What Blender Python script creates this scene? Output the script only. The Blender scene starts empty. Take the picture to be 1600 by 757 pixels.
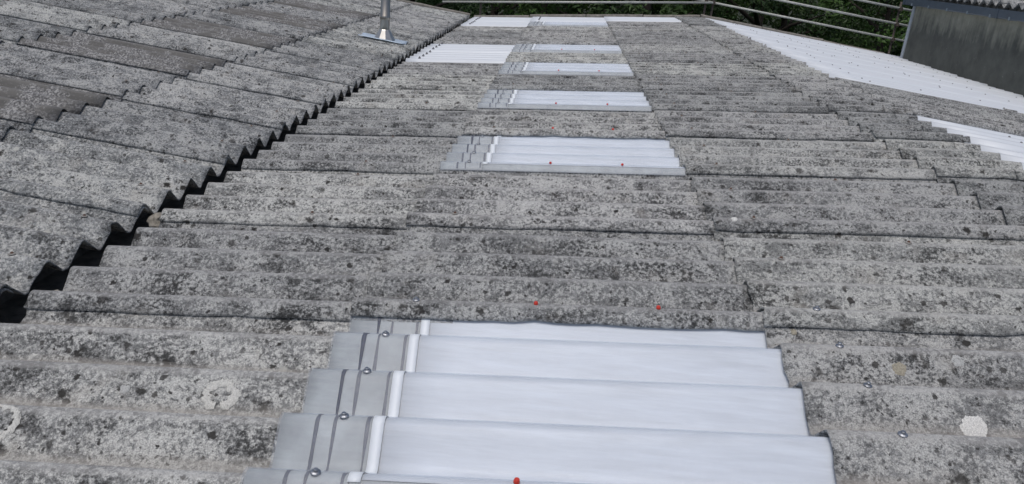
import bpy, bmesh, math, random
from mathutils import Vector, Matrix, noise
random.seed(7)
R = math.radians
scene = bpy.context.scene
col = scene.collection

# ------------------------------------------------------------------ camera
F_PX = 1237.1                       # focal length in photo pixels (1600 wide)
PITCH = R(5.617)                     # roof pitch
H_EYE = 1.282                       # lens height above the crests of the main slope
Yc = Vector((92.6, 447.9, F_PX)).normalized()                 # along the valley, camera axes (right, up, fwd)
Xc = Vector((1, -.018, -(Yc.x - .018 * Yc.y) / Yc.z)).normalized()
Nc = Xc.cross(Yc)
if Nc.y < 0: Nc = -Nc
Xw = Xc * math.cos(PITCH) - Nc * math.sin(PITCH)
Zw = Nc * math.cos(PITCH) + Xc * math.sin(PITCH)
EYE = Vector((-math.sin(PITCH), 0, math.cos(PITCH))) * H_EYE
cam = bpy.data.cameras.new('camera'); cam.sensor_width = 36; cam.sensor_fit = 'HORIZONTAL'
cam.lens = F_PX / 1600 * 36; cam.clip_start = 0.05; cam.clip_end = 3000
camo = bpy.data.objects.new('camera', cam); col.objects.link(camo)
camo.matrix_world = Matrix(((Xw.x, Xw.y, -Xw.z, EYE.x), (Yc.x, Yc.y, -Yc.z, EYE.y), (Zw.x, Zw.y, -Zw.z, EYE.z), (0, 0, 0, 1)))
scene.camera = camo

# ------------------------------------------------------------------ sky, sun, exposure
SUN_EL, SUN_AZ = R(73), R(-150)     # high midday sun veiled by cloud, slightly behind the camera
w = bpy.data.worlds.new('World'); scene.world = w; w.use_nodes = True
nt = w.node_tree; bg = nt.nodes['Background']
sky = nt.nodes.new('ShaderNodeTexSky'); sky.sky_type = 'NISHITA'; sky.sun_disc = False
sky.sun_elevation = SUN_EL; sky.sun_rotation = SUN_AZ
sky.air_density = 1.0; sky.dust_density = 4.0; sky.ozone_density = 1.0
nt.links.new(sky.outputs[0], bg.inputs[0]); bg.inputs[1].default_value = 0.12
sl = bpy.data.lights.new('sun', 'SUN'); sl.energy = 1.5; sl.angle = R(24); sl.color = (1, .98, .96)
so = bpy.data.objects.new('sun', sl); col.objects.link(so)
sd = Vector((math.sin(SUN_AZ) * math.cos(SUN_EL), math.cos(SUN_AZ) * math.cos(SUN_EL), math.sin(SUN_EL)))
so.rotation_euler = sd.to_track_quat('Z', 'Y').to_euler()
vs = scene.view_settings; vs.view_transform = 'Standard'; vs.look = 'None'; vs.gamma = 1; vs.use_curve_mapping = False
vs.exposure = -0.44
scene.cycles.transparent_max_bounces = 24

# ------------------------------------------------------------------ materials
class NT:
    def __init__(s, name):
        s.m = bpy.data.materials.new(name); s.m.use_nodes = True; s.t = s.m.node_tree
        s.b = s.t.nodes['Principled BSDF']; s.out = s.t.nodes['Material Output']
    def n(s, typ, **kw):
        nd = s.t.nodes.new(typ)
        for k, v in kw.items(): setattr(nd, k, v)
        return nd
    def l(s, a, b): s.t.links.new(a, b)
    def val(s, sock, v):
        if hasattr(v, 'links'): s.l(v, sock)
        else: sock.default_value = v
    def math(s, op, a, b=None, c=None, clamp=False):
        nd = s.n('ShaderNodeMath', operation=op, use_clamp=clamp)
        s.val(nd.inputs[0], a)
        if b is not None: s.val(nd.inputs[1], b)
        if c is not None: s.val(nd.inputs[2], c)
        return nd.outputs[0]
    def mix(s, f, a, b, mode='MIX'):
        nd = s.n('ShaderNodeMix', data_type='RGBA', blend_type=mode)
        s.val(nd.inputs[0], f); s.val(nd.inputs[6], a); s.val(nd.inputs[7], b)
        return nd.outputs[2]
    def ramp(s, f, stops, interp='LINEAR'):
        nd = s.n('ShaderNodeValToRGB'); nd.color_ramp.interpolation = interp
        e = nd.color_ramp.elements
        while len(e) < len(stops): e.new(.5)
        for i, (p, c) in enumerate(stops):
            e[i].position = p; e[i].color = c if len(c) == 4 else (*c, 1)
        s.l(f, nd.inputs[0]); return nd.outputs[0]
    def pos(s, scale=(1, 1, 1), off=(0, 0, 0)):
        g = s.n('ShaderNodeNewGeometry'); mp = s.n('ShaderNodeMapping')
        s.l(g.outputs['Position'], mp.inputs[0]); mp.inputs['Scale'].default_value = scale; mp.inputs['Location'].default_value = off
        return mp.outputs[0]
    def noise(s, vec, scale, detail=4, rough=.6, dist=0):
        nd = s.n('ShaderNodeTexNoise'); s.l(vec, nd.inputs['Vector'])
        nd.inputs['Scale'].default_value = scale; nd.inputs['Detail'].default_value = detail
        nd.inputs['Roughness'].default_value = rough; nd.inputs['Distortion'].default_value = dist
        return nd.outputs
    def voro(s, vec, scale, rnd=1):
        nd = s.n('ShaderNodeTexVoronoi'); s.l(vec, nd.inputs['Vector']); nd.inputs['Scale'].default_value = scale
        nd.inputs['Randomness'].default_value = rnd
        return nd.outputs
    def bump(s, h, strength, dist):
        nd = s.n('ShaderNodeBump'); nd.inputs['Strength'].default_value = strength; nd.inputs['Distance'].default_value = dist
        s.l(h, nd.inputs['Height']); s.l(nd.outputs[0], s.b.inputs['Normal'])

def g3(v, t=(1, 1, 1)): return (v * t[0], v * t[1], v * t[2])

def mat_asbestos(name, bright=1.0, tint=(1, 1, 1), spots=1.0, lichen=1.0, bands=1.0):
    k = NT(name); P = k.pos()
    wob = k.noise(P, 40, 3)['Color']
    vm = k.n('ShaderNodeVectorMath', operation='SCALE'); k.l(wob, vm.inputs[0]); vm.inputs['Scale'].default_value = .03
    va = k.n('ShaderNodeVectorMath', operation='ADD'); k.l(P, va.inputs[0]); k.l(vm.outputs[0], va.inputs[1])
    PD = va.outputs[0]
    oi = k.n('ShaderNodeObjectInfo')
    big = k.noise(P, 1.6, 4, .6)['Fac']
    med = k.noise(P, 13, 5, .65, .4)['Fac']
    fine = k.noise(P, 70, 6, .75)['Fac']
    grain = k.noise(P, 230, 3, .6)['Fac']
    zone = k.noise(k.pos(off=(3, 9, 2)), 3.2, 5, .62)['Fac']                       # how heavily this bit is colonised
    blot = k.noise(k.pos(scale=(.62, 1, 1), off=(1, 2, 5)), 11, 9, .76, .5)['Fac']
    base = k.ramp(med, [(.30, g3(.15 * bright, tint)), (.5, g3(.225 * bright, tint)), (.70, g3(.31 * bright, tint))])
    at = k.n('ShaderNodeAttribute'); at.attribute_name = 'prof'
    # pale crustose lichen
    mott = k.math('ADD', k.math('ADD', k.math('MULTIPLY', fine, .62), k.math('MULTIPLY', blot, .45)), k.math('MULTIPLY', k.math('SUBTRACT', big, .5), .22))
    f1 = k.ramp(mott, [(.515, (0, 0, 0)), (.585, (1, 1, 1))])
    c = k.mix(k.math('MULTIPLY', f1, .85 * lichen), base, (*g3(.58 * bright, (.995, 1.0, .97)), 1))
    # dark algae blotches, denser in some zones
    dk = k.math('SUBTRACT', mott, k.math('MULTIPLY', k.math('SUBTRACT', zone, .5), .28))
    f2 = k.ramp(dk, [(.43, (1, 1, 1)), (.495, (0, 0, 0))])
    c = k.mix(k.math('MULTIPLY', f2, .88), c, (*g3(.042 * bright, tint), 1))
    # run-off streaks down the slope
    stk = k.noise(k.pos(scale=(.35, 7, 7), off=(0, 3, 0)), 2.6, 6, .7)['Fac']
    c = k.mix(k.math('MULTIPLY', k.ramp(stk, [(.56, (0, 0, 0)), (.74, (1, 1, 1))]), .25), c, (*g3(.085 * bright, tint), 1))
    gr = k.ramp(grain, [(.36, g3(.52)), (.64, g3(1.45))])
    c = k.mix(.75, c, gr, 'MULTIPLY')
    # cream, washed-out patches
    cr = k.noise(k.pos(off=(7, 3, 1)), 4.5, 6, .68)['Fac']
    fcr = k.ramp(cr, [(.56, (0, 0, 0)), (.72, (1, 1, 1))])
    c = k.mix(k.math('MULTIPLY', fcr, .45), c, (*g3(.40 * bright, (1.03, .98, .90)), 1))
    # round black-brown moss / lichen spots, several sizes
    for sc, th, sz, rgb, off in ((4.5, .60, .20, (.030, .027, .025), 0), (10.0, .54, .27, (.032, .030, .028), 3), (24.0, .54, .36, (.040, .038, .036), 9), (52.0, .44, .34, (.042, .040, .039), 14)):
        vv = k.n('ShaderNodeVectorMath', operation='ADD'); k.l(PD, vv.inputs[0]); vv.inputs[1].default_value = (off, off * .7, off * .3)
        vo = k.voro(vv.outputs[0], sc)
        sep = k.n('ShaderNodeSeparateColor'); k.l(vo['Color'], sep.inputs[0])
        sel = k.math('GREATER_THAN', k.math('ADD', sep.outputs[0], k.math('MULTIPLY', k.math('SUBTRACT', big, .5), .5)), th)
        size = k.math('MULTIPLY_ADD', sep.outputs[1], sz * .7, sz * .35)
        d = k.math('ADD', vo['Distance'], k.math('MULTIPLY', k.math('SUBTRACT', fine, .5), .34))
        f = k.math('MULTIPLY', k.math('DIVIDE', k.math('SUBTRACT', size, d), .10, clamp=True), sel)
        f = k.math('MULTIPLY', f, k.math('MULTIPLY_ADD', sep.outputs[2], .38, .62))
        c = k.mix(k.math('MULTIPLY', f, spots, clamp=True), c, (*rgb, 1))
    # small white lichen rosettes
    vo = k.voro(k.pos(off=(2.2, 5.1, .4)), 6.5)
    sep = k.n('ShaderNodeSeparateColor'); k.l(vo['Color'], sep.inputs[0])
    f = k.math('MULTIPLY', k.math('DIVIDE', k.math('SUBTRACT', k.math('MULTIPLY', sep.outputs[1], .17), k.math('ADD', vo['Distance'], k.math('MULTIPLY', k.math('SUBTRACT', fine, .5), .16))), .05, clamp=True),
               k.math('GREATER_THAN', sep.outputs[0], .80))
    c = k.mix(k.math('MULTIPLY', f, .75), c, (.50, .50, .47, 1))
    # bare cream strip where water runs in the troughs; attribute = height in the profile
    tn = k.math('ADD', at.outputs['Fac'], k.math('MULTIPLY', k.math('SUBTRACT', k.noise(k.pos(scale=(.35, 6, 6)), 2.4, 7, .72)['Fac'], .5), .8))
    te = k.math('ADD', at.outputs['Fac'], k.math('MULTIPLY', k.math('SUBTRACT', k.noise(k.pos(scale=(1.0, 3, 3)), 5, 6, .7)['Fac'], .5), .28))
    ft = k.ramp(tn, [(.02, (1, 1, 1)), (.26, (0, 0, 0))])
    c = k.mix(k.math('MULTIPLY', ft, .62 * bands), c, (*g3(.37 * bright, (1.03, .985, .92)), 1))
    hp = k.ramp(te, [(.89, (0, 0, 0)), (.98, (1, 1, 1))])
    c = k.mix(k.math('MULTIPLY', hp, .45 * bands), c, (*g3(.46 * bright, (1, .995, .975)), 1))  # crest highlight: sky light on the crest tops painted into the colour
    # every sheet weathered a little differently
    c = k.mix(1.0, c, k.ramp(oi.outputs['Random'], [(0, (.76, .775, .78)), (.5, (1, 1, 1)), (1, (1.17, 1.18, 1.14))]), 'MULTIPLY')
    k.l(c, k.b.inputs['Base Color']); k.b.inputs['Roughness'].default_value = .93; k.b.inputs['Specular IOR Level'].default_value = .25
    hgt = k.math('ADD', k.math('MULTIPLY', fine, 1.0), k.math('MULTIPLY', grain, .5))
    k.bump(hgt, .55, .006)
    return k.m

def mat_simple(name, rgb, rough=.6, metal=0, spec=.5, var=.15, scale=8, bump=0, stretch=(1, 1, 1)):
    k = NT(name); P = k.pos(scale=stretch)
    nz = k.noise(P, scale, 5, .65)['Fac']
    c = k.ramp(nz, [(.3, g3(1 - var, rgb)), (.7, g3(1 + var, rgb))])
    k.l(c, k.b.inputs['Base Color']); k.b.inputs['Roughness'].default_value = rough
    k.b.inputs['Metallic'].default_value = metal; k.b.inputs['Specular IOR Level'].default_value = spec
    if bump: k.bump(k.noise(P, scale * 4, 4)['Fac'], bump, .004)
    return k.m

def mat_white_sheet(name):
    k = NT(name); P = k.pos(scale=(1, 1, 1))
    nz = k.noise(k.pos(scale=(.6, 6, 6)), 2.5, 5, .6)['Fac']; nz2 = k.noise(P, 90, 3)['Fac']
    c = k.ramp(nz, [(.3, (.70, .745, .79)), (.7, (.77, .81, .85))])
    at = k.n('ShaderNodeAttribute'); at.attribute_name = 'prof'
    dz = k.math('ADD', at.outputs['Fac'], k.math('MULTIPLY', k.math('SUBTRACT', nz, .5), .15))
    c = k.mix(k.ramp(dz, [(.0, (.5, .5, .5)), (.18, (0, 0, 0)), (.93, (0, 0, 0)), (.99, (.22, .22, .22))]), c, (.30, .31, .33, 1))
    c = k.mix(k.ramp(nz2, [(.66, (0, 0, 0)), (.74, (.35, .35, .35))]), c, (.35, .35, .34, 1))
    k.l(c, k.b.inputs['Base Color']); k.b.inputs['Roughness'].default_value = .38
    return k.m

def mat_grp(name, trans, rgb):
    """thin translucent glass-fibre sheet: part of the light goes straight through, the rest is scattered"""
    k = NT(name)
    nz = k.noise(k.pos(scale=(1, 14, 14)), 3.2, 6, .65)['Fac']
    nz2 = k.noise(k.pos(scale=(.7, 1.5, 1.5)), 4.0, 4)['Fac']
    c = k.mix(.5, k.ramp(nz, [(.3, g3(.72, rgb)), (.7, g3(1.12, rgb))]), k.ramp(nz2, [(.3, g3(.92, rgb)), (.7, g3(1.05, rgb))]))
    k.l(c, k.b.inputs['Base Color']); k.b.inputs['Roughness'].default_value = .30; k.b.inputs['Specular IOR Level'].default_value = .5
    k.bump(nz, .05, .003)
    tr = k.n('ShaderNodeBsdfTransparent'); tr.inputs[0].default_value = (.97, .985, 1, 1)
    mx = k.n('ShaderNodeMixShader')
    k.val(mx.inputs[0], k.ramp(nz, [(.25, g3(trans - .08)), (.75, g3(trans + .05))]))
    k.l(k.b.outputs[0], mx.inputs[1]); k.l(tr.outputs[0], mx.inputs[2]); k.l(mx.outputs[0], k.out.inputs[0])
    return k.m

def mat_grimy(name):
    """old glass-fibre rooflight gone opaque and brown-grey, moss and painted shade along the troughs, painted light on the crests"""
    k = NT(name); P = k.pos()
    n1 = k.noise(k.pos(scale=(.8, 7, 7)), 2.0, 6, .7)['Fac']; n2 = k.noise(P, 16, 5, .7)['Fac']; n3 = k.noise(P, 5, 4)['Fac']
    c = k.ramp(n1, [(.3, (.075, .074, .071)), (.55, (.115, .113, .107)), (.75, (.15, .147, .137))])
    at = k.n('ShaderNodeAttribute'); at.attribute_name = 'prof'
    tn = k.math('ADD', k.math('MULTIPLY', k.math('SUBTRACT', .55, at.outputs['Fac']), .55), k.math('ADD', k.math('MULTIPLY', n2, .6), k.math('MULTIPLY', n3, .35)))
    c = k.mix(k.ramp(tn, [(.57, (0, 0, 0)), (.66, (1, 1, 1))]), c, (.032, .031, .030, 1))  # troughs darker: moss lines plus corrugation shade put into the colour
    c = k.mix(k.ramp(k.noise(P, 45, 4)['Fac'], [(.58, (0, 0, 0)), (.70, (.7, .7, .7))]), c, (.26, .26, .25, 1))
    c = k.mix(k.ramp(k.math('ADD', at.outputs['Fac'], k.math('MULTIPLY', k.math('SUBTRACT', n2, .5), .4)), [(.86, (0, 0, 0)), (.98, (.5, .5, .5))]), c, (.20, .197, .185, 1))  # crests lightened in the colour to imitate the shading of the ridges
    zn = k.noise(k.pos(off=(4, 1, 0)), 2.6, 6, .7)['Fac']; fl = k.noise(P, 60, 6, .7)['Fac']
    sp_ = k.ramp(fl, [(.40, (.06, .06, .062)), (.5, (.17, .172, .175)), (.58, (.42, .42, .41))])
    c = k.mix(k.ramp(zn, [(.45, (0, 0, 0)), (.54, (.9, .9, .9))]), c, sp_)
    k.l(c, k.b.inputs['Base Color']); k.b.inputs['Roughness'].default_value = .7
    k.bump(n2, .3, .006)
    return k.m

def mat_wall(name):
    """rendered wall: pale where the eaves keep it dry, black algae running down below"""
    k = NT(name)
    g = k.n('ShaderNodeNewGeometry'); sp = k.n('ShaderNodeSeparateXYZ'); k.l(g.outputs['Position'], sp.inputs[0])
    st = k.noise(k.pos(scale=(1, 7.0, .35)), 1.0, 6, .65)['Fac']; bl = k.noise(k.pos(), 3.5, 6, .65)['Fac']
    z = k.math('ADD', sp.outputs[2], k.math('ADD', k.math('MULTIPLY', k.math('SUBTRACT', st, .5), .85), k.math('MULTIPLY', k.math('SUBTRACT', bl, .5), .35)))
    f = k.math('DIVIDE', k.math('SUBTRACT', z, .50), .42, clamp=True)
    c = k.mix(f, k.ramp(bl, [(.3, (.066, .070, .063)), (.7, (.118, .124, .110))]), k.ramp(bl, [(.3, (.245, .245, .195)), (.7, (.35, .35, .285))]))
    ln = k.noise(k.pos(scale=(1, 16, .25), off=(0, 4, 0)), 1.0, 5, .6)['Fac']
    c = k.mix(k.ramp(ln, [(.60, (0, 0, 0)), (.74, (.45, .45, .45))]), c, (.13, .128, .118, 1))
    sp2 = k.noise(k.pos(), 22, 3, .5)['Fac']
    c = k.mix(k.ramp(sp2, [(.70, (0, 0, 0)), (.76, (.7, .7, .7))]), c, (.24, .24, .23, 1))
    k.l(c, k.b.inputs['Base Color']); k.b.inputs['Roughness'].default_value = .9
    k.bump(bl, .3, .01)
    return k.m

def mat_leaf(name, a, b):
    k = NT(name)
    gi = k.n('ShaderNodeAttribute'); gi.attribute_name = 'tone'
    c = k.ramp(gi.outputs['Fac'], [(0, a), (1, b)])
    k.l(c, k.b.inputs['Base Color']); k.b.inputs['Roughness'].default_value = .55
    tl = k.n('ShaderNodeBsdfTranslucent'); k.l(c, tl.inputs[0])
    mx = k.n('ShaderNodeMixShader'); mx.inputs[0].default_value = .22
    k.l(k.b.outputs[0], mx.inputs[1]); k.l(tl.outputs[0], mx.inputs[2]); k.l(mx.outputs[0], k.out.inputs[0])
    return k.m

def mat_crust(name, rgb, cover):
    """crusty lichen: broken by small gaps through which the sheet shows"""
    k = NT(name); P = k.pos(); n1 = k.noise(P, 90, 6, .75)['Fac']; n2 = k.noise(P, 260, 3)['Fac']
    k.l(k.ramp(n2, [(.3, g3(.62, rgb)), (.7, g3(1.15, rgb))]), k.b.inputs['Base Color']); k.b.inputs['Roughness'].default_value = .95
    k.bump(n1, .5, .004)
    tr = k.n('ShaderNodeBsdfTransparent'); mx = k.n('ShaderNodeMixShader')
    k.l(k.ramp(n1, [(cover, (1, 1, 1)), (cover + .05, (0, 0, 0))]), mx.inputs[0])
    k.l(k.b.outputs[0], mx.inputs[1]); k.l(tr.outputs[0], mx.inputs[2]); k.l(mx.outputs[0], k.out.inputs[0])
    return k.m
M = dict(
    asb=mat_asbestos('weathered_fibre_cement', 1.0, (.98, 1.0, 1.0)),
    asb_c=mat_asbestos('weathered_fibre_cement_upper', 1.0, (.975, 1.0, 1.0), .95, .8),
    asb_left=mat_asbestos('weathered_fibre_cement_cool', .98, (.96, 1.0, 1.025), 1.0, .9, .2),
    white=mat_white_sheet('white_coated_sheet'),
    grp=mat_grp('clear_grp', .87, (.82, .84, .87)),
    liner=mat_simple('rooflight_liner', (.77, .79, .82), .5, var=.07, scale=2.2, stretch=(.8, 9, 9)),
    scatter_fill=mat_simple('pale_scatter_fill', (.47, .485, .475), .7, var=.22, scale=9),  # for the added layers that imitate light scattered in the laps
    closure=mat_simple('white_closure', (.84, .89, .93), .5, var=.03),
    seal=mat_simple('sealant_strip', (.020, .032, .070), .6, var=.4, scale=60),
    grimy=mat_grimy('grimy_rooflight'),
    zinc=mat_simple('zinc_fixing', (.40, .42, .45), .45, 1, var=.25, scale=80),
    washer=mat_simple('dark_washer', (.05, .05, .055), .6),
    rust=mat_simple('rusty_fixing', (.11, .062, .045), .9, var=.5, scale=120),
    cupw=mat_simple('grey_cup_washer', (.30, .29, .27), .8, var=.3, scale=100),
    red=mat_simple('red_cap', (.70, .05, .03), .6, var=.25, scale=40),
    greyb=mat_simple('grey_bolt_cap', (.15, .155, .17), .6, var=.2),
    lich=mat_crust('white_lichen', (.80, .80, .77), .27), lichring=mat_crust('pale_lichen_ring', (.70, .70, .66), .36),
    lich2=mat_crust('cream_lichen', (.42, .39, .31), .36), lich3=mat_crust('grey_white_lichen', (.55, .56, .55), .36),
    mortar=mat_simple('mortar', (.30, .28, .24), .95, var=.4, scale=30, bump=.5),
    gutter=mat_simple('gutter_dark', (.20, .185, .16), .95, var=.6, scale=14),
    steel=mat_simple('stainless_flue', (.42, .40, .36), .38, 1, var=.22, scale=3, stretch=(6, 6, .6)),
    cone=mat_simple('bright_flue_cone', (.56, .55, .52), .42, 1, var=.12, scale=9),
    lead=mat_simple('flashing_plate', (.50, .60, .70), .5, .2, var=.18, scale=12),
    galv=mat_simple('scaffold_tube', (.50, .51, .47), .55, .2, var=.2, scale=6),
    galv2=mat_simple('scaffold_fitting', (.12, .10, .085), .75, .4, var=.4, scale=30),
    verge=mat_simple('verge_capping', (.23, .215, .19), .9, var=.4, scale=9, bump=.4),
    bark=mat_simple('bark', (.045, .036, .028), .95, var=.4, scale=9, bump=.6),
    wall=mat_wall('stained_render'), pwall=mat_simple('plain_render', (.25, .24, .22), .9, var=.2, scale=2),
    trim=mat_simple('corner_trim', (.42, .46, .50), .5, var=.12, scale=5),
    fascia=mat_simple('blue_grey_gutter', (.075, .098, .125), .45, var=.12, scale=5),
    clip=mat_simple('gutter_clip', (.22, .27, .31), .4, var=.1),
    leafA=mat_leaf('leaf_a', (.016, .032, .010), (.085, .175, .035)),
    leafB=mat_leaf('leaf_b', (.014, .030, .012), (.055, .120, .032)),
    ground=mat_simple('ground_soil_grass', (.028, .034, .016), .95, var=.4, scale=1.2, bump=.4),
    floor=mat_simple('concrete_floor', (.10, .10, .10), .9),
)

# ------------------------------------------------------------------ helpers
def obj(name, me, mat, parent=None, loc=(0, 0, 0)):
    o = bpy.data.objects.new(name, me); col.objects.link(o)
    if mat is not None and not me.materials: me.materials.append(M[mat] if isinstance(mat, str) else mat)
    o.location = loc
    if parent is not None: o.parent = parent
    return o
def empty(name, loc, label, cat, group=None):
    o = bpy.data.objects.new(name, None); col.objects.link(o); o.location = loc
    o.empty_display_size = .2
    o['label'] = label; o['category'] = cat
    if group: o['group'] = group
    return o
def rel(parent, p): return Vector(p) - parent.location
def mesh(name, v, f, smooth=False, mat=None):
    me = bpy.data.meshes.new(name); me.from_pydata([tuple(x) for x in v], [], f); me.update()
    if mat: me.materials.append(M[mat])
    if smooth: me.polygons.foreach_set('use_smooth', [True] * len(me.polygons))
    return me
def box_mesh(name, a, b, bev=0.0, mat=None):
    bm = bmesh.new(); bmesh.ops.create_cube(bm, size=1)
    for v in bm.verts: v.co = Vector([a[i] + (v.co[i] + .5) * (b[i] - a[i]) for i in range(3)])
    if bev: bmesh.ops.bevel(bm, geom=bm.edges[:], offset=bev, segments=2, affect='EDGES')
    me = bpy.data.meshes.new(name); bm.to_mesh(me); bm.free()
    if mat: me.materials.append(M[mat])
    return me
def lathe(name, prof, n=16, mat=None, smooth=True):
    v, f = [], []
    for r, z in prof:
        for i in range(n): v.append((r * math.cos(2 * math.pi * i / n), r * math.sin(2 * math.pi * i / n), z))
    for j in range(len(prof) - 1):
        for i in range(n): f.append((j * n + i, j * n + (i + 1) % n, (j + 1) * n + (i + 1) % n, (j + 1) * n + i))
    f.append(tuple(range(n))[::-1]); f.append(tuple((len(prof) - 1) * n + i for i in range(n)))
    return mesh(name, v, f, smooth, mat)
def tube(name, pts, r, n=10, mat=None):
    pts = [Vector(p) for p in pts]; v, f = [], []
    for i, p in enumerate(pts):
        d = (pts[min(i + 1, len(pts) - 1)] - pts[max(i - 1, 0)]).normalized()
        a = d.orthogonal().normalized(); a = (Vector((0, 0, 1)) - d * d.z).normalized() if abs(d.z) < .95 else (Vector((1, 0, 0)) - d * d.x).normalized()
        b = d.cross(a); rr = r[i] if isinstance(r, (list, tuple)) else r
        for k in range(n): v.append(p + (a * math.cos(2 * math.pi * k / n) + b * math.sin(2 * math.pi * k / n)) * rr)
    for j in range(len(pts) - 1):
        for k in range(n): f.append((j * n + k, j * n + (k + 1) % n, (j + 1) * n + (k + 1) % n, (j + 1) * n + k))
    f.append(tuple(range(n))[::-1]); f.append(tuple((len(pts) - 1) * n + k for k in range(n)))
    return mesh(name, v, f, True, mat)

# ------------------------------------------------------------------ corrugated sheet
PP = .2768                       # corrugation pitch, four to a sheet
DEPTH = .095
def _raw(v):
    x = abs(((v / PP + .5) % 1) - .5) * PP      # distance from nearest crest
    a, b = .014, .124
    if x < a: return 0.0
    if x > b: return -DEPTH
    return -DEPTH * (x - a) / (b - a)
def prof(v): return sum(_raw(v + d * .003) for d in (-3, -2, -1, 0, 1, 2, 3)) / 7
TS, TE = .017, .021                # side-lap and end-lap lift
V0, V1 = -.064, 4 * PP + .060
def sheet_w(u, v, cover): return prof(v) + TS * (1 - v / (4 * PP)) + TE * max(-.2, 1 - u / cover)

def sheet_mesh(name, length, cover, sgn, pitch, seed, thick=.007, mat='asb', rough=1.0, crown=None, u0=0.0, v0=V0, v1=V1, dw=0.0, useg=10):
    """one corrugated sheet; u up the slope from its lower edge, v along the valley, w normal.
    sgn=+1 rises towards +x, -1 rises towards -x; crown=(u of the ridge) bends it over the ridge"""
    offs = [0, .008, .015, .023, .045, .08, .106, .118, .128, PP / 2]
    vl = sorted({round(c * PP + sg * o_, 5) for c in range(-1, 6) for o_ in offs for sg in (1, -1)})
    vl = [v0] + [x for x in vl if v0 + .004 < x < v1 - .004] + [v1]; nv = len(vl) - 1
    us = [u0 + (length - u0) * i / useg for i in range(useg + 1)] if rough < 1 else [u0 + (length - u0) * i / 22 for i in range(23)]
    if crown:
        us = [0, .1, .25, .4, .55] + [crown - .09 + .018 * i for i in range(11)] + [crown + .11, crown + .15]
    cp, sp_ = math.cos(pitch), math.sin(pitch)
    rnd = random.Random(seed); ox = rnd.uniform(0, 99)
    top, bot, pa = [], [], []
    for i, u in enumerate(us):
        for j in range(nv + 1):
            v = vl[j]
            uu, vv = u, v
            # ragged ends and edges, sheet not quite flat
            e = noise.noise(Vector((v * 9, ox, 1))) * .0045 + noise.noise(Vector((v * 40, ox, 2))) * .0022
            ch = max(0, noise.noise(Vector((v * 13, ox, 21))) - .30) * .045 if rough >= 1 else 0
            if i == 0: uu += e * rough + ch
            if i == len(us) - 1: uu -= e * rough
            e2 = (noise.noise(Vector((u * 3, ox, 5))) * .003 + noise.noise(Vector((u * 22, ox, 7))) * .003) * rough
            ed = max(0, 1 - j / 4)
            if rough >= 1: e2 += max(0, noise.noise(Vector((u * 9, ox, 31))) - .33) * .03
            vv += e2 * ed
            lift = noise.noise(Vector((u * 1.3, v * 1.1, ox))) * .0035 * rough
            lift += max(0, 1 - j / 7) * (noise.noise(Vector((u * 2.2, ox, 11))) + .25) * .004 * rough
            pz = prof(vv)
            if crown:
                q = crown - uu; t = abs(q)
                lw = pz + TS * (1 - vv / (4 * PP)) + TE * min(1, t / crown) + lift + dw + .004
                rr = .09
                drop = t * sp_ if t > rr else (t * t / (2 * rr) + rr / 2) * sp_
                pos = Vector((-q * cp * sgn, vv, -drop)); nrm = Vector((-math.copysign(min(1, t / rr), q) * sp_ * sgn, 0, cp))
            else:
                lw = pz + TS * (1 - vv / (4 * PP)) + TE * (1 - uu / cover) + lift + dw
                pos = Vector((uu * cp * sgn, vv, uu * sp_)); nrm = Vector((-sp_ * sgn, 0, cp))
            top.append(pos + nrm * lw); bot.append(pos + nrm * (lw - thick)); pa.append(1 + pz / DEPTH)
    W = nv + 1; U = len(us); n0 = len(top); f = []
    def q4(a, b, c, d): f.append((a, b, c, d) if sgn > 0 else (d, c, b, a))
    for i in range(U - 1):
        for j in range(nv):
            a = i * W + j
            q4(a, a + W, a + W + 1, a + 1); q4(n0 + a, n0 + a + 1, n0 + a + W + 1, n0 + a + W)
    for j in range(nv):
        q4(j, j + 1, n0 + j + 1, n0 + j)
        b = (U - 1) * W + j; q4(b, n0 + b, n0 + b + 1, b + 1)
    for i in range(U - 1):
        a = i * W; q4(a, n0 + a, n0 + a + W, a + W)
        b = a + nv; q4(b, b + W, n0 + b + W, n0 + b)
    me = mesh(name, top + bot, f, False, mat)
    at = me.attributes.new('prof', 'FLOAT', 'POINT'); at.data.foreach_set('value', pa + pa)
    sm = [p.index < 2 * nv * (U - 1) for p in me.polygons]
    me.polygons.foreach_set('use_smooth', sm)
    return me

# fixings
screw_me = lathe('screw', [(.0165, 0), (.0165, .003), (.015, .0045), (.011, .0065), (.0105, .0068), (.0075, .0070), (.0075, .0135), (.006, .015)], 14, None, False)
screw_me.materials.append(M['zinc'])
old_me = lathe('old_fixing', [(.019, 0), (.0185, .004), (.012, .007), (.0115, .004), (.008, .005), (.008, .012), (.005, .0145)], 12)
old_me.materials.append(M['cupw']); old_me.materials.append(M['rust'])
for p in old_me.polygons:
    c = p.center
    if math.hypot(c.x, c.y) < .0105: p.material_index = 1
cap_me = lathe('red_cap', [(.0085, 0), (.0088, .004), (.0078, .006), (.0070, .011), (.004, .0125)], 12, 'red')
bolt_me = lathe('grey_cap', [(.020, 0), (.020, .004), (.012, .009), (.010, .02), (.006, .024)], 10, 'greyb')
def fix(sheet, me, name, u, v, cover, sgn, pitch, rnd=None):
    cp, sp_ = math.cos(pitch), math.sin(pitch); ww = sheet_w(u, v, cover) + .001
    o = obj(name, me, None, sheet, (u * cp * sgn - sp_ * sgn * ww, v, u * sp_ + cp * ww))
    o.rotation_euler = (0, -pitch * sgn, random.uniform(0, 3))
    if me is screw_me: o.scale = (.85, .85, .85)
    if me is old_me: o.scale = (.8, .8, .8)
    return o

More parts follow.
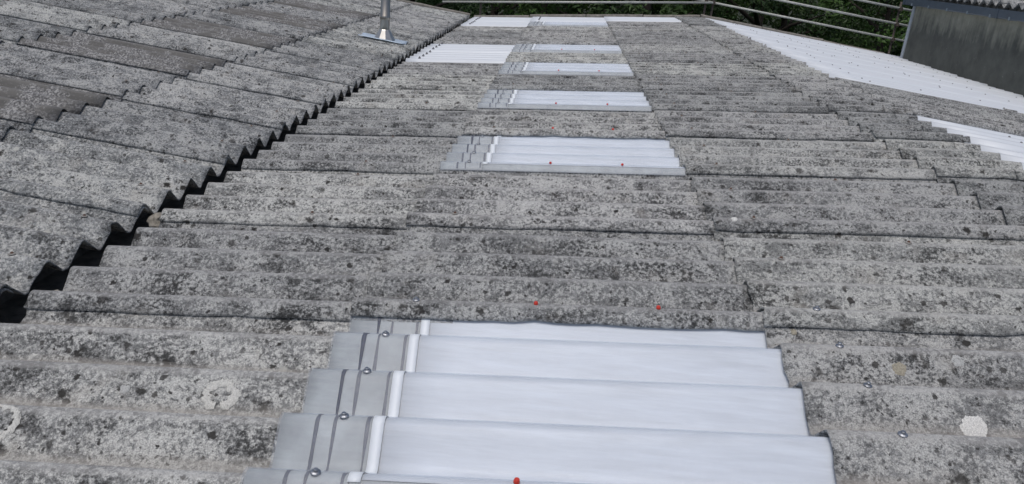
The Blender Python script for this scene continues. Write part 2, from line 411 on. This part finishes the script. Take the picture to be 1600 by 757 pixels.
# ------------------------------------------------------------------ the roofs
GZ = -5.0                                            # ground level
YL0 = 2.806; YST = 4 * PP                             # crest of side lap k on the main roof
KMIN, KMAX = -4, 13
S_LOW, S_B, S_C, S_CR, S_RIDGE = -2.155, -.832, .748, 2.300, 2.87
cP, sP = math.cos(PITCH), math.sin(PITCH)
W0 = -.020                                           # sheets sit a little below the mean crest plane, laps lift them to it
def main_pt(s): return (s * cP - sP * W0, s * sP + cP * W0)
RX, RZ = main_pt(S_RIDGE)

hall = empty('industrial_building', (.9, 7, GZ), 'long grey corrugated roof in the middle with pale rooflight sheets and white end sheets', 'building')
hall_l = empty('industrial_building', (-5, 7, GZ), 'neighbouring lichen-grey corrugated roof at left beyond the valley, with steel flue', 'building')

ROOFLIGHTS = {-1, 2, 4, 6, 8, 12}
def course(key, length, cover, sgn, mat, **kw):
    return [sheet_mesh('sheet_' + key, length, cover, sgn, PITCH, hash((key, i)) % 9973 if False else sum(map(ord, key)) * 7 + i, mat=mat, **kw) for i in range(4)]
LAP = .17; LAPA = .40
covA, covB, covC = S_B - S_LOW, S_C - S_B, S_CR - S_C
mA = course('a', covA + LAPA, covA, 1, 'asb'); mB = course('b', covB + LAP, covB, 1, 'asb'); mC = course('c', covC + LAP, covC, 1, 'asb_c')
mCr = course('crown', 1.35, 1, 1, 'asb_c', crown=S_RIDGE - S_CR)
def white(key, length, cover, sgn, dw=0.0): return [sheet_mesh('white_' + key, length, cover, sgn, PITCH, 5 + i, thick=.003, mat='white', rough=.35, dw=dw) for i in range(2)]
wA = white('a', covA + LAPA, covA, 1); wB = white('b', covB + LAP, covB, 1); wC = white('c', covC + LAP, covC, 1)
gB = [sheet_mesh('rooflight', covB + LAP, covB, 1, PITCH, 40 + i, thick=.0022, mat='grp', rough=.3) for i in range(2)]
linB = sheet_mesh('liner', covB + LAP, covB, 1, PITCH, 50, thick=.0008, mat='liner', rough=0, u0=.3145, v0=-.012, v1=4 * PP + .03, dw=-.0042)
cloB = sheet_mesh('closure', .314, covB, 1, PITCH, 51, thick=.0006, mat='closure', rough=.2, u0=.279, v0=-.022, v1=4 * PP + .01, dw=.0011, useg=2)
fillB = sheet_mesh('lap_scatter_fill', .281, covB, 1, PITCH, 52, thick=.0008, mat='scatter_fill', rough=.3, u0=.006, v0=-.056, v1=4 * PP + .03, dw=-.0052, useg=6)  # added pale layer, stands in for light scattered inside the lap
fillE = sheet_mesh('edge_scatter_fill', covB + LAP, covB, 1, PITCH, 53, thick=.0008, mat='scatter_fill', rough=.3, u0=.284, v0=-.056, v1=-.014, dw=-.0052, useg=10)  # added pale strip under the lip, imitates the same scattered light
seals = [sheet_mesh('seal', a + wd, covB, 1, PITCH, 60 + i, thick=.0008, mat='seal', rough=.9, u0=a, v0=-.05, v1=4 * PP + .03, dw=-.0034, useg=2)
         for i, (a, wd) in enumerate(((.110, .010), (.163, .010), (.260, .010)))]

def put(parent, name, me, x, y, z): return obj(name, me, None, parent, rel(parent, (x, y, z)))
sheets = {}
for kk in range(KMIN, KMAX + 1):
    y = YL0 + YST * kk; r4 = random.Random(kk * 31 + 5)
    # course A, by the valley
    x, z = main_pt(S_LOW)
    isw = kk in (7, 8, 12, 13)
    o = put(hall, 'white_roof_sheet' if isw else 'roof_sheet', (r4.choice(wA) if isw else r4.choice(mA)), x, y, z); sheets['A', kk] = o
    if isw:
        o['label'] = 'new white coated roof sheet by the valley gutter'
        for c in range(4): fix(o, bolt_me, 'bolt', .18, c * PP, covA, 1, PITCH)
    elif kk < 9 and r4.random() < .5:
        for c, me in ((0, old_me), (3, old_me)) if kk != -1 else ((3, old_me),): fix(o, me, 'fixing', .83 + r4.uniform(-.02, .02), c * PP, covA, 1, PITCH)
    # course B, with the rooflights
    x, z = main_pt(S_B)
    if kk in ROOFLIGHTS:
        o = put(hall, 'rooflight_sheet', r4.choice(gB), x, y, z); o['label'] = 'new translucent rooflight sheet, milky white with clear lapped end'
        obj('rooflight_liner', linB, None, o); obj('closure_strip', cloB, None, o); obj('lap_scatter_fill', fillB, None, o); obj('edge_scatter_fill', fillE, None, o)
        for s_ in seals: obj('sealant_strip', s_, None, o)
        for c in range(4): fix(o, screw_me, 'screw', .190, c * PP, covB, 1, PITCH)
    elif kk == 13:
        o = put(hall, 'white_roof_sheet', wB[0], x, y, z)
        for c in range(4): fix(o, bolt_me, 'bolt', .18, c * PP, covB, 1, PITCH)
    else:
        o = put(hall, 'roof_sheet', r4.choice(mB), x, y, z)
        if kk < 9: fix(o, screw_me if kk == 0 else old_me, 'fixing', .25, 0, covB, 1, PITCH)
    sheets['B', kk] = o
    if kk in (-1, 0, 2, 3, 4, 6, 8):
        for u in (.714, 1.186): fix(o, cap_me, 'red_cap', u + r4.uniform(-.008, .008), 0, covB, 1, PITCH)
    # course C
    x, z = main_pt(S_C)
    if kk == 13: o = put(hall, 'white_roof_sheet', wC[0], x, y, z)
    else:
        o = put(hall, 'roof_sheet', r4.choice(mC), x, y, z)
        if kk == -1 or kk == 0:
            for c in ((1, 2, 3) if kk == -1 else (0,)): fix(o, screw_me, 'screw', .203, c * PP, covC, 1, PITCH)
        elif kk < 9: fix(o, old_me, 'fixing', .203, 0, covC, 1, PITCH)
        if kk < 9:
            fix(o, old_me, 'fixing', .203 + r4.uniform(-.01, .01), 2 * PP, covC, 1, PITCH) if kk >= 0 else None
            fix(o, old_me, 'fixing', .865, 3 * PP, covC, 1, PITCH)
    sheets['C', kk] = o
    put(hall, 'ridge_crown', r4.choice(mCr), RX, y, RZ)

# right-hand slope, falling away from the ridge to the neighbour's wall
R_END = 7.4
lenR = (R_END - RX) / cP; RTOP = .10
uR1 = lenR - .66 + .12; covR1 = 2.2; covR2 = lenR - RTOP - covR1
mR1 = course('r1', covR1, covR1, -1, 'asb', dw=.020); mR2 = course('r2', covR2 + LAP, covR2, -1, 'asb')
covW = lenR - RTOP; wR = white('r', covW, covW, -1, .012)
for kk in range(KMIN, KMAX + 1):
    y = YL0 + YST * kk; r4 = random.Random(kk * 17 + 3)
    isw = kk in (2, 3) or kk >= 6
    for d, cov, mm, ww in ((lenR, covW, None, wR),) if isw else ((RTOP + covR1, covR1, mR1, None), (lenR, covR2, mR2, None)):
        o = put(hall, 'white_roof_sheet' if isw else 'roof_sheet', (r4.choice(ww) if isw else r4.choice(mm)), RX + d * cP, y, RZ - d * sP)
        if isw:
            for c in range(4):
                for u in (.85, 1.7, 2.45, 3.2, 3.9):
                    if r4.random() < .62: fix(o, bolt_me, 'bolt', u + r4.uniform(-.10, .10), c * PP, cov, -1, PITCH).scale = (.9, .9, .8)

# left roof, across the valley
LX, LZ = -2.24, -.204; YLL = 3.88; LSTEP = 4 * PP
L_B, L_C, L_CR, L_RIDGE = 1.286, 2.87, 4.45, 5.05
mL1 = course('l1', L_B + LAP, L_B, -1, 'asb_left'); mL2 = course('l2', L_C - L_B + LAP, L_C - L_B, -1, 'asb_left')
mL3 = course('l3', L_CR - L_C + LAP, L_CR - L_C, -1, 'asb_left'); mLc = course('lcrown', 1.34, 1, -1, 'asb_left', crown=L_RIDGE - L_CR)
gL2 = [sheet_mesh('old_rooflight', L_C - L_B + LAP, L_C - L_B, -1, PITCH, 80 + i, thick=.003, mat='grimy', rough=.8) for i in range(2)]
for kk in range(-5, 13):
    y = YLL + LSTEP * kk; r4 = random.Random(kk * 13 + 1)
    for off, mm in ((0, mL1), (L_B, mL2), (L_C, mL3)):
        x, z = LX - off * cP, LZ + off * sP
        if off == L_B and kk in (1, 3, 5, 7, 9):
            o = put(hall_l, 'old_rooflight_sheet', gL2[kk % 2], x, y, z); o['label'] = 'old grimy brown-grey rooflight sheet'
            continue
        o = put(hall_l, 'roof_sheet', r4.choice(mm), x, y, z)
        if kk < 7 and off < 3:
            for c in (1, 3):
                fix(o, old_me, 'fixing', .16 + r4.uniform(-.01, .01), c * PP, L_B, -1, PITCH)
    put(hall_l, 'ridge_crown', r4.choice(mLc), LX - L_RIDGE * cP, y, LZ + L_RIDGE * sP)

# valley gutter, gable walls, floor (the bodies below the roofs)
Y0, Y1 = YL0 + YST * KMIN - .05, YL0 + YST * (KMAX + 1) + .05
gut = [(-2.50, -.34), (-2.48, -.41), (-1.93, -.41), (-1.91, -.36), (-1.90, -.36), (-1.915, -.425), (-2.495, -.425), (-2.515, -.34)]
v = [(x, yy, z) for yy in (Y0, Y1) for x, z in gut]; n = len(gut)
put(hall, 'valley_gutter', mesh('valley_gutter', v, [(i, (i + 1) % n, n + (i + 1) % n, n + i) for i in range(n)] + [tuple(range(n))[::-1], tuple(range(n, 2 * n))], False, 'gutter'), 0, 0, 0)
def lump(parent, name, c, r, seed, mat):
    bm = bmesh.new(); bmesh.ops.create_icosphere(bm, subdivisions=3, radius=1)
    for v_ in bm.verts:
        d_ = v_.co.copy(); q_ = 1 + .35 * noise.noise(d_ * 1.6 + Vector((seed, 0, 0))) + .16 * noise.noise(d_ * 5 + Vector((0, seed, 0)))
        v_.co = Vector((d_.x * r[0] * q_, d_.y * r[1] * q_, d_.z * r[2] * q_))
    me = bpy.data.meshes.new(name); bm.to_mesh(me); bm.free(); me.materials.append(M[mat])
    return put(parent, name, me, *c)
for i_, (yy, dx, rr_) in enumerate(((3.93, .0, .052), (4.02, .03, .03), (5.72, .01, .032), (6.3, -.01, .028), (2.95, .03, .03), (7.5, .0, .03), (8.9, .01, .03))):
    lump(hall, 'mortar_lump', (-2.185 + dx, yy, -.290 + .012 * (i_ == 0)), (rr_ * .9, rr_ * 1.35, rr_ * 1.0), i_ * 3.1, 'mortar')
def gable(parent, xs, y, mat='pwall'):
    th = .2; v, f = [], []
    pts = [(xs[0][0], GZ), (xs[-1][0], GZ)] + [(x, z) for x, z in reversed(xs)]
    for yy in (y - th, y): v += [(x, yy, z) for x, z in pts]
    n = len(pts); f = [tuple(range(n)), tuple(range(2 * n - 1, n - 1, -1))] + [(i, n + i, n + (i + 1) % n, (i + 1) % n) for i in range(n)]
    put(parent, 'gable_wall', mesh('gable_wall', v, f, False, mat), 0, 0, 0)
for yy in (Y0 + .3, Y1 - .12):
    gable(hall, [(-2.2, -.50), (-1.90, -.40), (RX, RZ - .16), (6.95, -.34)], yy)
    gable(hall_l, [(LX - 2 * L_RIDGE + .05, -.50), (LX - L_RIDGE * cP, LZ + L_RIDGE * sP - .16), (LX - .35, -.50)], yy - .001)
put(hall_l, 'side_wall', box_mesh('side_wall', (LX - 2 * L_RIDGE, Y0 + .3, GZ), (LX - 2 * L_RIDGE + .2, Y1 - .4, -.45), 0, 'pwall'), 0, 0, 0)
# back slope of the left roof, out of sight of the camera
mLb = course('lback', 4.9, 4.78, 1, 'asb_left')
for kk in range(-5, 13):
    put(hall_l, 'roof_sheet', mLb[kk % 4], LX - L_RIDGE * cP - (L_RIDGE) * cP, YLL + LSTEP * kk, LZ + .002)

# verge capping along the far gable
def verge(parent, a, b, npc, y, seed):
    rr = random.Random(seed); a, b = Vector(a), Vector(b)
    for i in range(npc):
        p, q = a.lerp(b, i / npc), a.lerp(b, (i + 1) / npc - .004)
        j = rr.uniform(-.010, .014); v, f = [], []
        sec = [(-.055, -.06), (-.05, .012), (-.03, .03), (.03, .034), (.055, .015), (.06, -.12), (.045, -.12), (.045, .0), (-.04, .0), (-.045, -.06)]
        ns = 7
        for t in range(ns):
            c = p.lerp(q, t / (ns - 1)); jj = j + noise.noise(Vector((c.x * 4, seed, 1))) * .012
            v += [(c.x, y + s0, c.z + s1 + jj) for s0, s1 in sec]
        m_ = len(sec)
        for t in range(ns - 1):
            for u in range(m_): f.append((t * m_ + u, t * m_ + (u + 1) % m_, (t + 1) * m_ + (u + 1) % m_, (t + 1) * m_ + u))
        f += [tuple(range(m_))[::-1], tuple((ns - 1) * m_ + u for u in range(m_))]
        put(parent, 'verge_capping', mesh('verge_capping', v, f, False, 'verge'), 0, 0, 0)
xL, zL = main_pt(S_LOW)
verge(hall, (xL, 0, zL + .02), (RX, 0, RZ + .02), 4, Y1 + .02, 1)
verge(hall, (RX, 0, RZ + .02), (6.98, 0, RZ - (6.98 - RX) / cP * sP + .02), 3, Y1 + .02, 2)
verge(hall_l, (LX, 0, LZ + .02), (LX - L_RIDGE * cP, 0, LZ + L_RIDGE * sP + .02), 3, Y1 + .02, 3)

# ------------------------------------------------------------------ building on the right
WX = 7.02
ann = empty('industrial_building', (10, 7, GZ), 'higher annexe at upper right with stained dark wall and blue-grey gutter', 'building')
put(ann, 'wall', box_mesh('wall', (WX, -4, GZ), (WX + .25, 17.48, 1.06), 0, 'wall'), 0, 0, 0)
put(ann, 'gable_wall', box_mesh('gable_wall', (WX + .26, 17.20, GZ), (13, 17.46, 1.06), 0, 'pwall'), 0, 0, 0)
put(ann, 'corner_trim', box_mesh('corner_trim', (WX - .022, 17.46, -.30), (WX + .10, 17.57, 1.0), .006, 'trim'), 0, 0, 0)
gs = [(-.02, .955), (-.135, .955), (-.150, .968), (-.155, 1.095), (-.135, 1.095), (-.130, .985), (-.02, .985)]
ysplit = [17.75, 13.93, 10.1, 6.3, 2.5, -1.3, -4]
for a_, b_ in zip(ysplit[1:], ysplit[:-1]):
    v = [(WX + x, yy, z) for yy in (a_ + .006, b_ - .006) for x, z in gs]; n = len(gs)
    g_ = put(ann, 'gutter', mesh('gutter', v, [(i, (i + 1) % n, n + (i + 1) % n, n + i) for i in range(n)] + [tuple(range(n))[::-1], tuple(range(n, 2 * n))], False, 'fascia'), 0, 0, 0)
    obj('gutter_joint', box_mesh('gutter_joint', (WX - .163, b_ - .05, .948), (WX - .022, b_ + .03, 1.102), .004, 'fascia'), None, g_)
    yy = b_ - .45
    while yy > a_ + .1:
        obj('gutter_clip', box_mesh('gutter_clip', (WX - .166, yy, .946), (WX - .03, yy + .03, 1.0), .003, 'clip'), None, g_); yy -= .80
mN = [sheet_mesh('annexe_sheet', 3.0, 2.9, 1, R(9), 300 + i, mat='asb_left') for i in range(4)]
for kk in range(-5, 13):
    yy = 2.95 + 4 * PP * kk
    put(ann, 'roof_sheet', mN[kk % 4], WX - .10, yy, 1.195)
put(ann, 'eaves_board', box_mesh('eaves_board', (WX - .015, -4, 1.061), (WX + .03, 17.5, 1.15), 0, 'gutter'), 0, 0, 0)

# ------------------------------------------------------------------ lichen rosettes, mortar, litter on the near sheets
def patch(sheet, base_s, s, y, rad, mat, seed, hollow=None, name='lichen_patch', cover=covA, kx=1.0, lab=None):
    """thin irregular crust draped over the sheet's profile; centre given on the roof"""
    rr = random.Random(seed); n, rings = 44, 5; v, f = [], []
    yo = sheet.location.y + sheet.parent.location.y; u0, v0 = s - base_s, y - yo
    inner = 0 if hollow is None else hollow
    a0, a1 = (0, 2 * math.pi) if hollow is None else (R(-75), R(262))
    for i in range(rings + 1):
        for j in range(n + 1):
            t = a0 + (a1 - a0) * j / n
            rad_o = rad * (1 + .30 * noise.noise(Vector((math.cos(t) * 1.6, math.sin(t) * 1.6, seed))) + .20 * noise.noise(Vector((math.cos(t) * 6, math.sin(t) * 6, seed + 4))))
            inn = inner * (1 + .35 * noise.noise(Vector((math.cos(t) * 3, math.sin(t) * 3, seed + 9))) + .2 * noise.noise(Vector((math.cos(t) * 11, math.sin(t) * 11, seed + 2)))) if hollow else 0
            q = inn + (1 - inn) * i / rings; r_ = rad_o * q
            uu = u0 + r_ * math.cos(t) * kx; vv = v0 + r_ * math.sin(t) * .72
            hgt = .0022 * (1 - (2 * q - 1 if hollow is None and q > .5 else 0) ** 4) if i < rings else -.002
            if hollow is not None and i == 0: hgt = -.002
            hgt += .0006 * noise.noise(Vector((uu * 90, vv * 90, seed)))
            ww = sheet_w(uu, vv, cover) + hgt + .003
            v.append((uu * cP - sP * ww, vv, uu * sP + cP * ww))
    for i in range(rings):
        for j in range(n): f.append((i * (n + 1) + j, (i + 1) * (n + 1) + j, (i + 1) * (n + 1) + j + 1, i * (n + 1) + j + 1))
    o = obj(name, mesh(name, v, f, True, mat), None, sheet)
    if lab: o['label'] = lab
    return o
def at_main(px, py):
    """photo pixel -> point (s, y) on the main slope's corrugated surface"""
    d = (Xc * 0 + Vector(((px - 800), (378 - py), F_PX))).normalized()
    d = Vector((d.dot(Xw), d.dot(Yc), d.dot(Zw))); t = 1.0
    while t < 12:
        p = EYE + d * t; s = p.x * cP + p.z * sP; wv = -p.x * sP + p.z * cP
        if wv < prof(p.y - YL0) + .002: return s, p.y
        t += .004
    return s, p.y
for px, py, rad, mt, sd_, hol, cr_, bs, cv in ((1522, 672, .040, 'lich', 1, None, 'C', S_C, covC), (1497, 563, .021, 'lich3', 2, None, 'C', S_C, covC), (1405, 577, .024, 'lich2', 3, None, 'C', S_C, covC),
                                             (343, 615, .060, 'lichring', 4, .50, 'A', S_LOW, covA), (-6, 664, .070, 'lichring', 5, .72, 'A', S_LOW, covA), (1147, 347, .017, 'lich', 6, None, 'C', S_C, covC),
                                             (195, 608, .016, 'lich3', 7, None, 'A', S_LOW, covA), (1240, 520, .012, 'lich2', 8, None, 'C', S_C, covC)):
    s_, y_ = at_main(px, py); kq = int(math.floor((y_ - YL0 - V0) / YST))
    patch(sheets[cr_, kq], bs, s_, y_, rad, mt, sd_, hol, cover=cv)

# ------------------------------------------------------------------ flue
FX, FY = -2.73, 11.85; FZ = LZ + (LX - FX) / cP * sP
flue = empty('flue_pipe', (FX, FY, FZ - .1), 'tall stainless steel flue pipe with bright conical collar on the left roof', 'flue pipe')
put(flue, 'pipe', lathe('pipe', [(.069, FZ), (.069, FZ + .30), (.072, FZ + .302), (.072, FZ + .36), (.069, FZ + .362), (.069, FZ + 1.3), (.072, FZ + 1.302), (.072, FZ + 1.36), (.069, FZ + 1.362), (.069, FZ + 2.1)], 28, 'steel'), FX, FY, 0)
cn = put(flue, 'storm_collar', lathe('storm_collar', [(.165, FZ + .01), (.168, FZ + .016), (.083, FZ + .155), (.074, FZ + .165), (.0695, FZ + .170)], 10, 'cone', False), FX, FY, 0)
put(flue, 'rain_cap', lathe('rain_cap', [(.02, FZ + 2.32), (.13, FZ + 2.24), (.135, FZ + 2.20), (.069, FZ + 2.14), (.069, FZ + 2.09)], 28, 'steel'), FX, FY, 0)
# square flashing plate dressed over the corrugations
v, f = [], []; nx, ny = 14, 16; HX, HY = .335, .235; ysheet = YLL + LSTEP * math.floor((FY - YLL) / LSTEP)
for lay in (0, 1):
    for i in range(nx + 1):
        for j in range(ny + 1):
            x = FX - HX + 2 * HX * i / nx; y = FY - .02 - HY + 2 * HY * j / ny
            zb = LZ + (LX - x) / cP * sP
            zz = zb + max(prof(y - ysheet) * .28, prof(y - ysheet)) + .050 - lay * .004 + .004 * noise.noise(Vector((x * 7, y * 7, 3)))
            v.append((x, y, zz))
W_ = ny + 1; n0 = (nx + 1) * W_
for i in range(nx):
    for j in range(ny):
        a_ = i * W_ + j; f.append((a_, a_ + W_, a_ + W_ + 1, a_ + 1)); f.append((n0 + a_, n0 + a_ + 1, n0 + a_ + W_ + 1, n0 + a_ + W_))
for j in range(ny): f.append((j, j + 1, n0 + j + 1, n0 + j)); b_ = nx * W_ + j; f.append((b_, n0 + b_, n0 + b_ + 1, b_ + 1))
for i in range(nx): a_ = i * W_; f.append((a_, n0 + a_, n0 + a_ + W_, a_ + W_)); b_ = a_ + ny; f.append((b_, b_ + W_, n0 + b_ + W_, n0 + b_))
put(flue, 'flashing_plate', mesh('flashing_plate', v, f, True, 'lead'), 0, 0, 0)

# ------------------------------------------------------------------ scaffold edge protection at the far gable
SY = Y1 + .16
sc = empty('scaffold_guardrail', (2.8, SY, GZ), 'scaffold tube guard rail along the far gable, in front of dark trees', 'guard rail')
def zr(x): return RZ + (x - RX) * math.tan(PITCH) if x < RX else RZ - (x - RX) * math.tan(PITCH)
TR = .0242
for dz in (.335, .66, .985):
    put(sc, 'rail', tube('rail', [(-2.9, SY, zr(-2.9) + dz), (3.1, SY, zr(2.75) + dz)], TR, 10, 'galv'), 0, 0, 0)
    put(sc, 'rail', tube('rail', [(2.5, SY + .052, zr(RX) + dz + .045), (5.2, SY + .052, zr(5.2) + dz + .02), (8.1, SY + .052, zr(8.1) + dz + .03)], TR, 10, 'galv'), 0, 0, 0)
for x in (-2.04, 2.96, 3.12, 7.16):
    p_ = put(sc, 'post', tube('post', [(x, SY + .10, GZ), (x, SY + .10, zr(x) + 1.15)], TR, 10, 'galv2'), 0, 0, 0)
    for dz in (.345, .67, .995):
        obj('coupler', box_mesh('coupler', (x - .04, SY + .01, zr(x) + dz - .045), (x + .04, SY + .13, zr(x) + dz + .045), .015, 'galv2'), None, p_)

# ------------------------------------------------------------------ ground and trees
g_ = mesh('ground', [(-900, -900, GZ), (900, -900, GZ), (900, 900, GZ), (-900, 900, GZ)], [(0, 1, 2, 3)], False, 'ground')
go = obj('ground', g_, None); go['kind'] = 'structure'

def crown_mesh(name, seed, rad, zlo, zhi, nleaf, lsz, mat):
    rr = random.Random(seed); v, f, tone = [], [], []
    clumps = []
    for _ in range(95):
        t = rr.random(); zc = zlo + (zhi - zlo) * t
        env = rad * (math.sin(math.pi * min(1, .16 + .84 * t) ** .8) ** .7) * rr.uniform(.45, 1.08)
        a = rr.uniform(0, 2 * math.pi)
        clumps.append((Vector((env * math.cos(a), env * math.sin(a), zc)), rr.uniform(.35, .85), rr.uniform(.05, .95), rr.uniform(0, 1)))
    for i in range(nleaf):
        c, cr, tn, _ = rr.choice(clumps)
        d = Vector((rr.gauss(0, 1), rr.gauss(0, 1), rr.gauss(0, 1))).normalized() * cr * rr.random() ** .45
        d.z *= .62
        p = c + d
        nrm = (d.normalized() + Vector((rr.gauss(0, .5), rr.gauss(0, .5), .7 + rr.gauss(0, .4)))).normalized()
        ax = nrm.orthogonal().normalized(); ax = Matrix.Rotation(rr.uniform(0, 6.28), 3, nrm) @ ax; bx = nrm.cross(ax)
        s_ = lsz * rr.uniform(.6, 1.25); k0 = len(v)
        v += [p - ax * s_, p - bx * s_ * .42 + nrm * s_ * .12, p + ax * s_ - nrm * s_ * .2, p + bx * s_ * .42 + nrm * s_ * .12]
        f += [(k0, k0 + 1, k0 + 2), (k0, k0 + 2, k0 + 3)]
        tv = min(1, max(0, tn * .7 + rr.uniform(0, .35))); tone += [tv] * 4
    me = mesh(name, v, f, False, mat)
    at = me.attributes.new('tone', 'FLOAT', 'POINT'); at.data.foreach_set('value', tone)
    return me
def trunk_mesh(name, seed, hgt):
    rr = random.Random(seed); bm = bmesh.new()
    def add(pts, rs):
        me = tube('t', pts, rs, 8); bm.from_mesh(me); bpy.data.meshes.remove(me)
    top = Vector((rr.uniform(-.3, .3), rr.uniform(-.3, .3), hgt * .85))
    add([(0, 0, -.2), (.05, .02, hgt * .3), top * .6, top], [.20, .16, .11, .03])
    for i in range(9):
        z = hgt * rr.uniform(.2, .75); a = i * 2.4 + rr.uniform(-.4, .4); L = rr.uniform(1.4, 2.6); s0 = top * (z / top.z)
        add([s0, s0 + Vector((math.cos(a) * L * .5, math.sin(a) * L * .5, .35 * L)), s0 + Vector((math.cos(a) * L, math.sin(a) * L, .55 * L))], [.075, .045, .012])
    me = bpy.data.meshes.new(name); bm.to_mesh(me); bm.free(); me.materials.append(M['bark'])
    me.polygons.foreach_set('use_smooth', [True] * len(me.polygons)); return me
kinds = [(crown_mesh('crown', 11, 2.7, .7, 9.0, 15000, .085, 'leafA'), trunk_mesh('trunk', 1, 8.6), 'leafy mid-green tree'),
         (crown_mesh('crown', 12, 2.4, .5, 8.0, 14000, .075, 'leafB'), trunk_mesh('trunk', 2, 7.6), 'dark green tree'),
         (crown_mesh('crown', 13, 3.0, .9, 10.2, 16000, .095, 'leafA'), trunk_mesh('trunk', 3, 9.8), 'broad green tree')]
TREES = [(-8.6, 24.5, 0), (-4.6, 23.6, 1), (-.9, 24.4, 0), (2.2, 23.5, 2), (5.6, 24.6, 1), (8.7, 23.4, 0), (12.2, 24.2, 2),
         (-6.8, 28.5, 2), (-2.6, 28.9, 1), (.8, 28.2, 2), (4.1, 29.0, 0), (7.4, 28.4, 2), (10.8, 28.8, 1), (14.5, 28.0, 0)]
TREES += [(-9 + 3.1 * i, 32.5 + .8 * (i % 2), (i + 1) % 3) for i in range(9)]
WHERE = ['farthest left, behind the left roof', 'behind the far end of the left roof', 'behind the far end of the valley', 'behind the far white sheets', 'behind the far ridge end',
         'behind the middle of the sloping guard rail', 'behind the stained wall corner']
for i, (x, y, kd) in enumerate(TREES):
    cm, tm, nm = kinds[kd]
    lb = nm + (' in the front row, ' if i < 7 else ' in the second row, ') + (WHERE[i] if i < 7 else ['behind the left roof', 'left of the valley end', 'behind the far white sheets', 'behind the far ridge end', 'behind the sloping rail', 'behind the wall corner', 'farthest right'][i - 7] if i < 14 else '')
    if i >= 14: lb = 'green tree in the hindmost row, half hidden by the nearer trees'
    t = empty('tree', (x, y, GZ), lb, 'tree', 'trees beyond the far gable'); t.rotation_euler[2] = i * 1.7; sz = .92 + .03 * (i % 5); t.scale = (sz, sz, sz)
    obj('crown', cm, None, t); obj('trunk', tm, None, t)
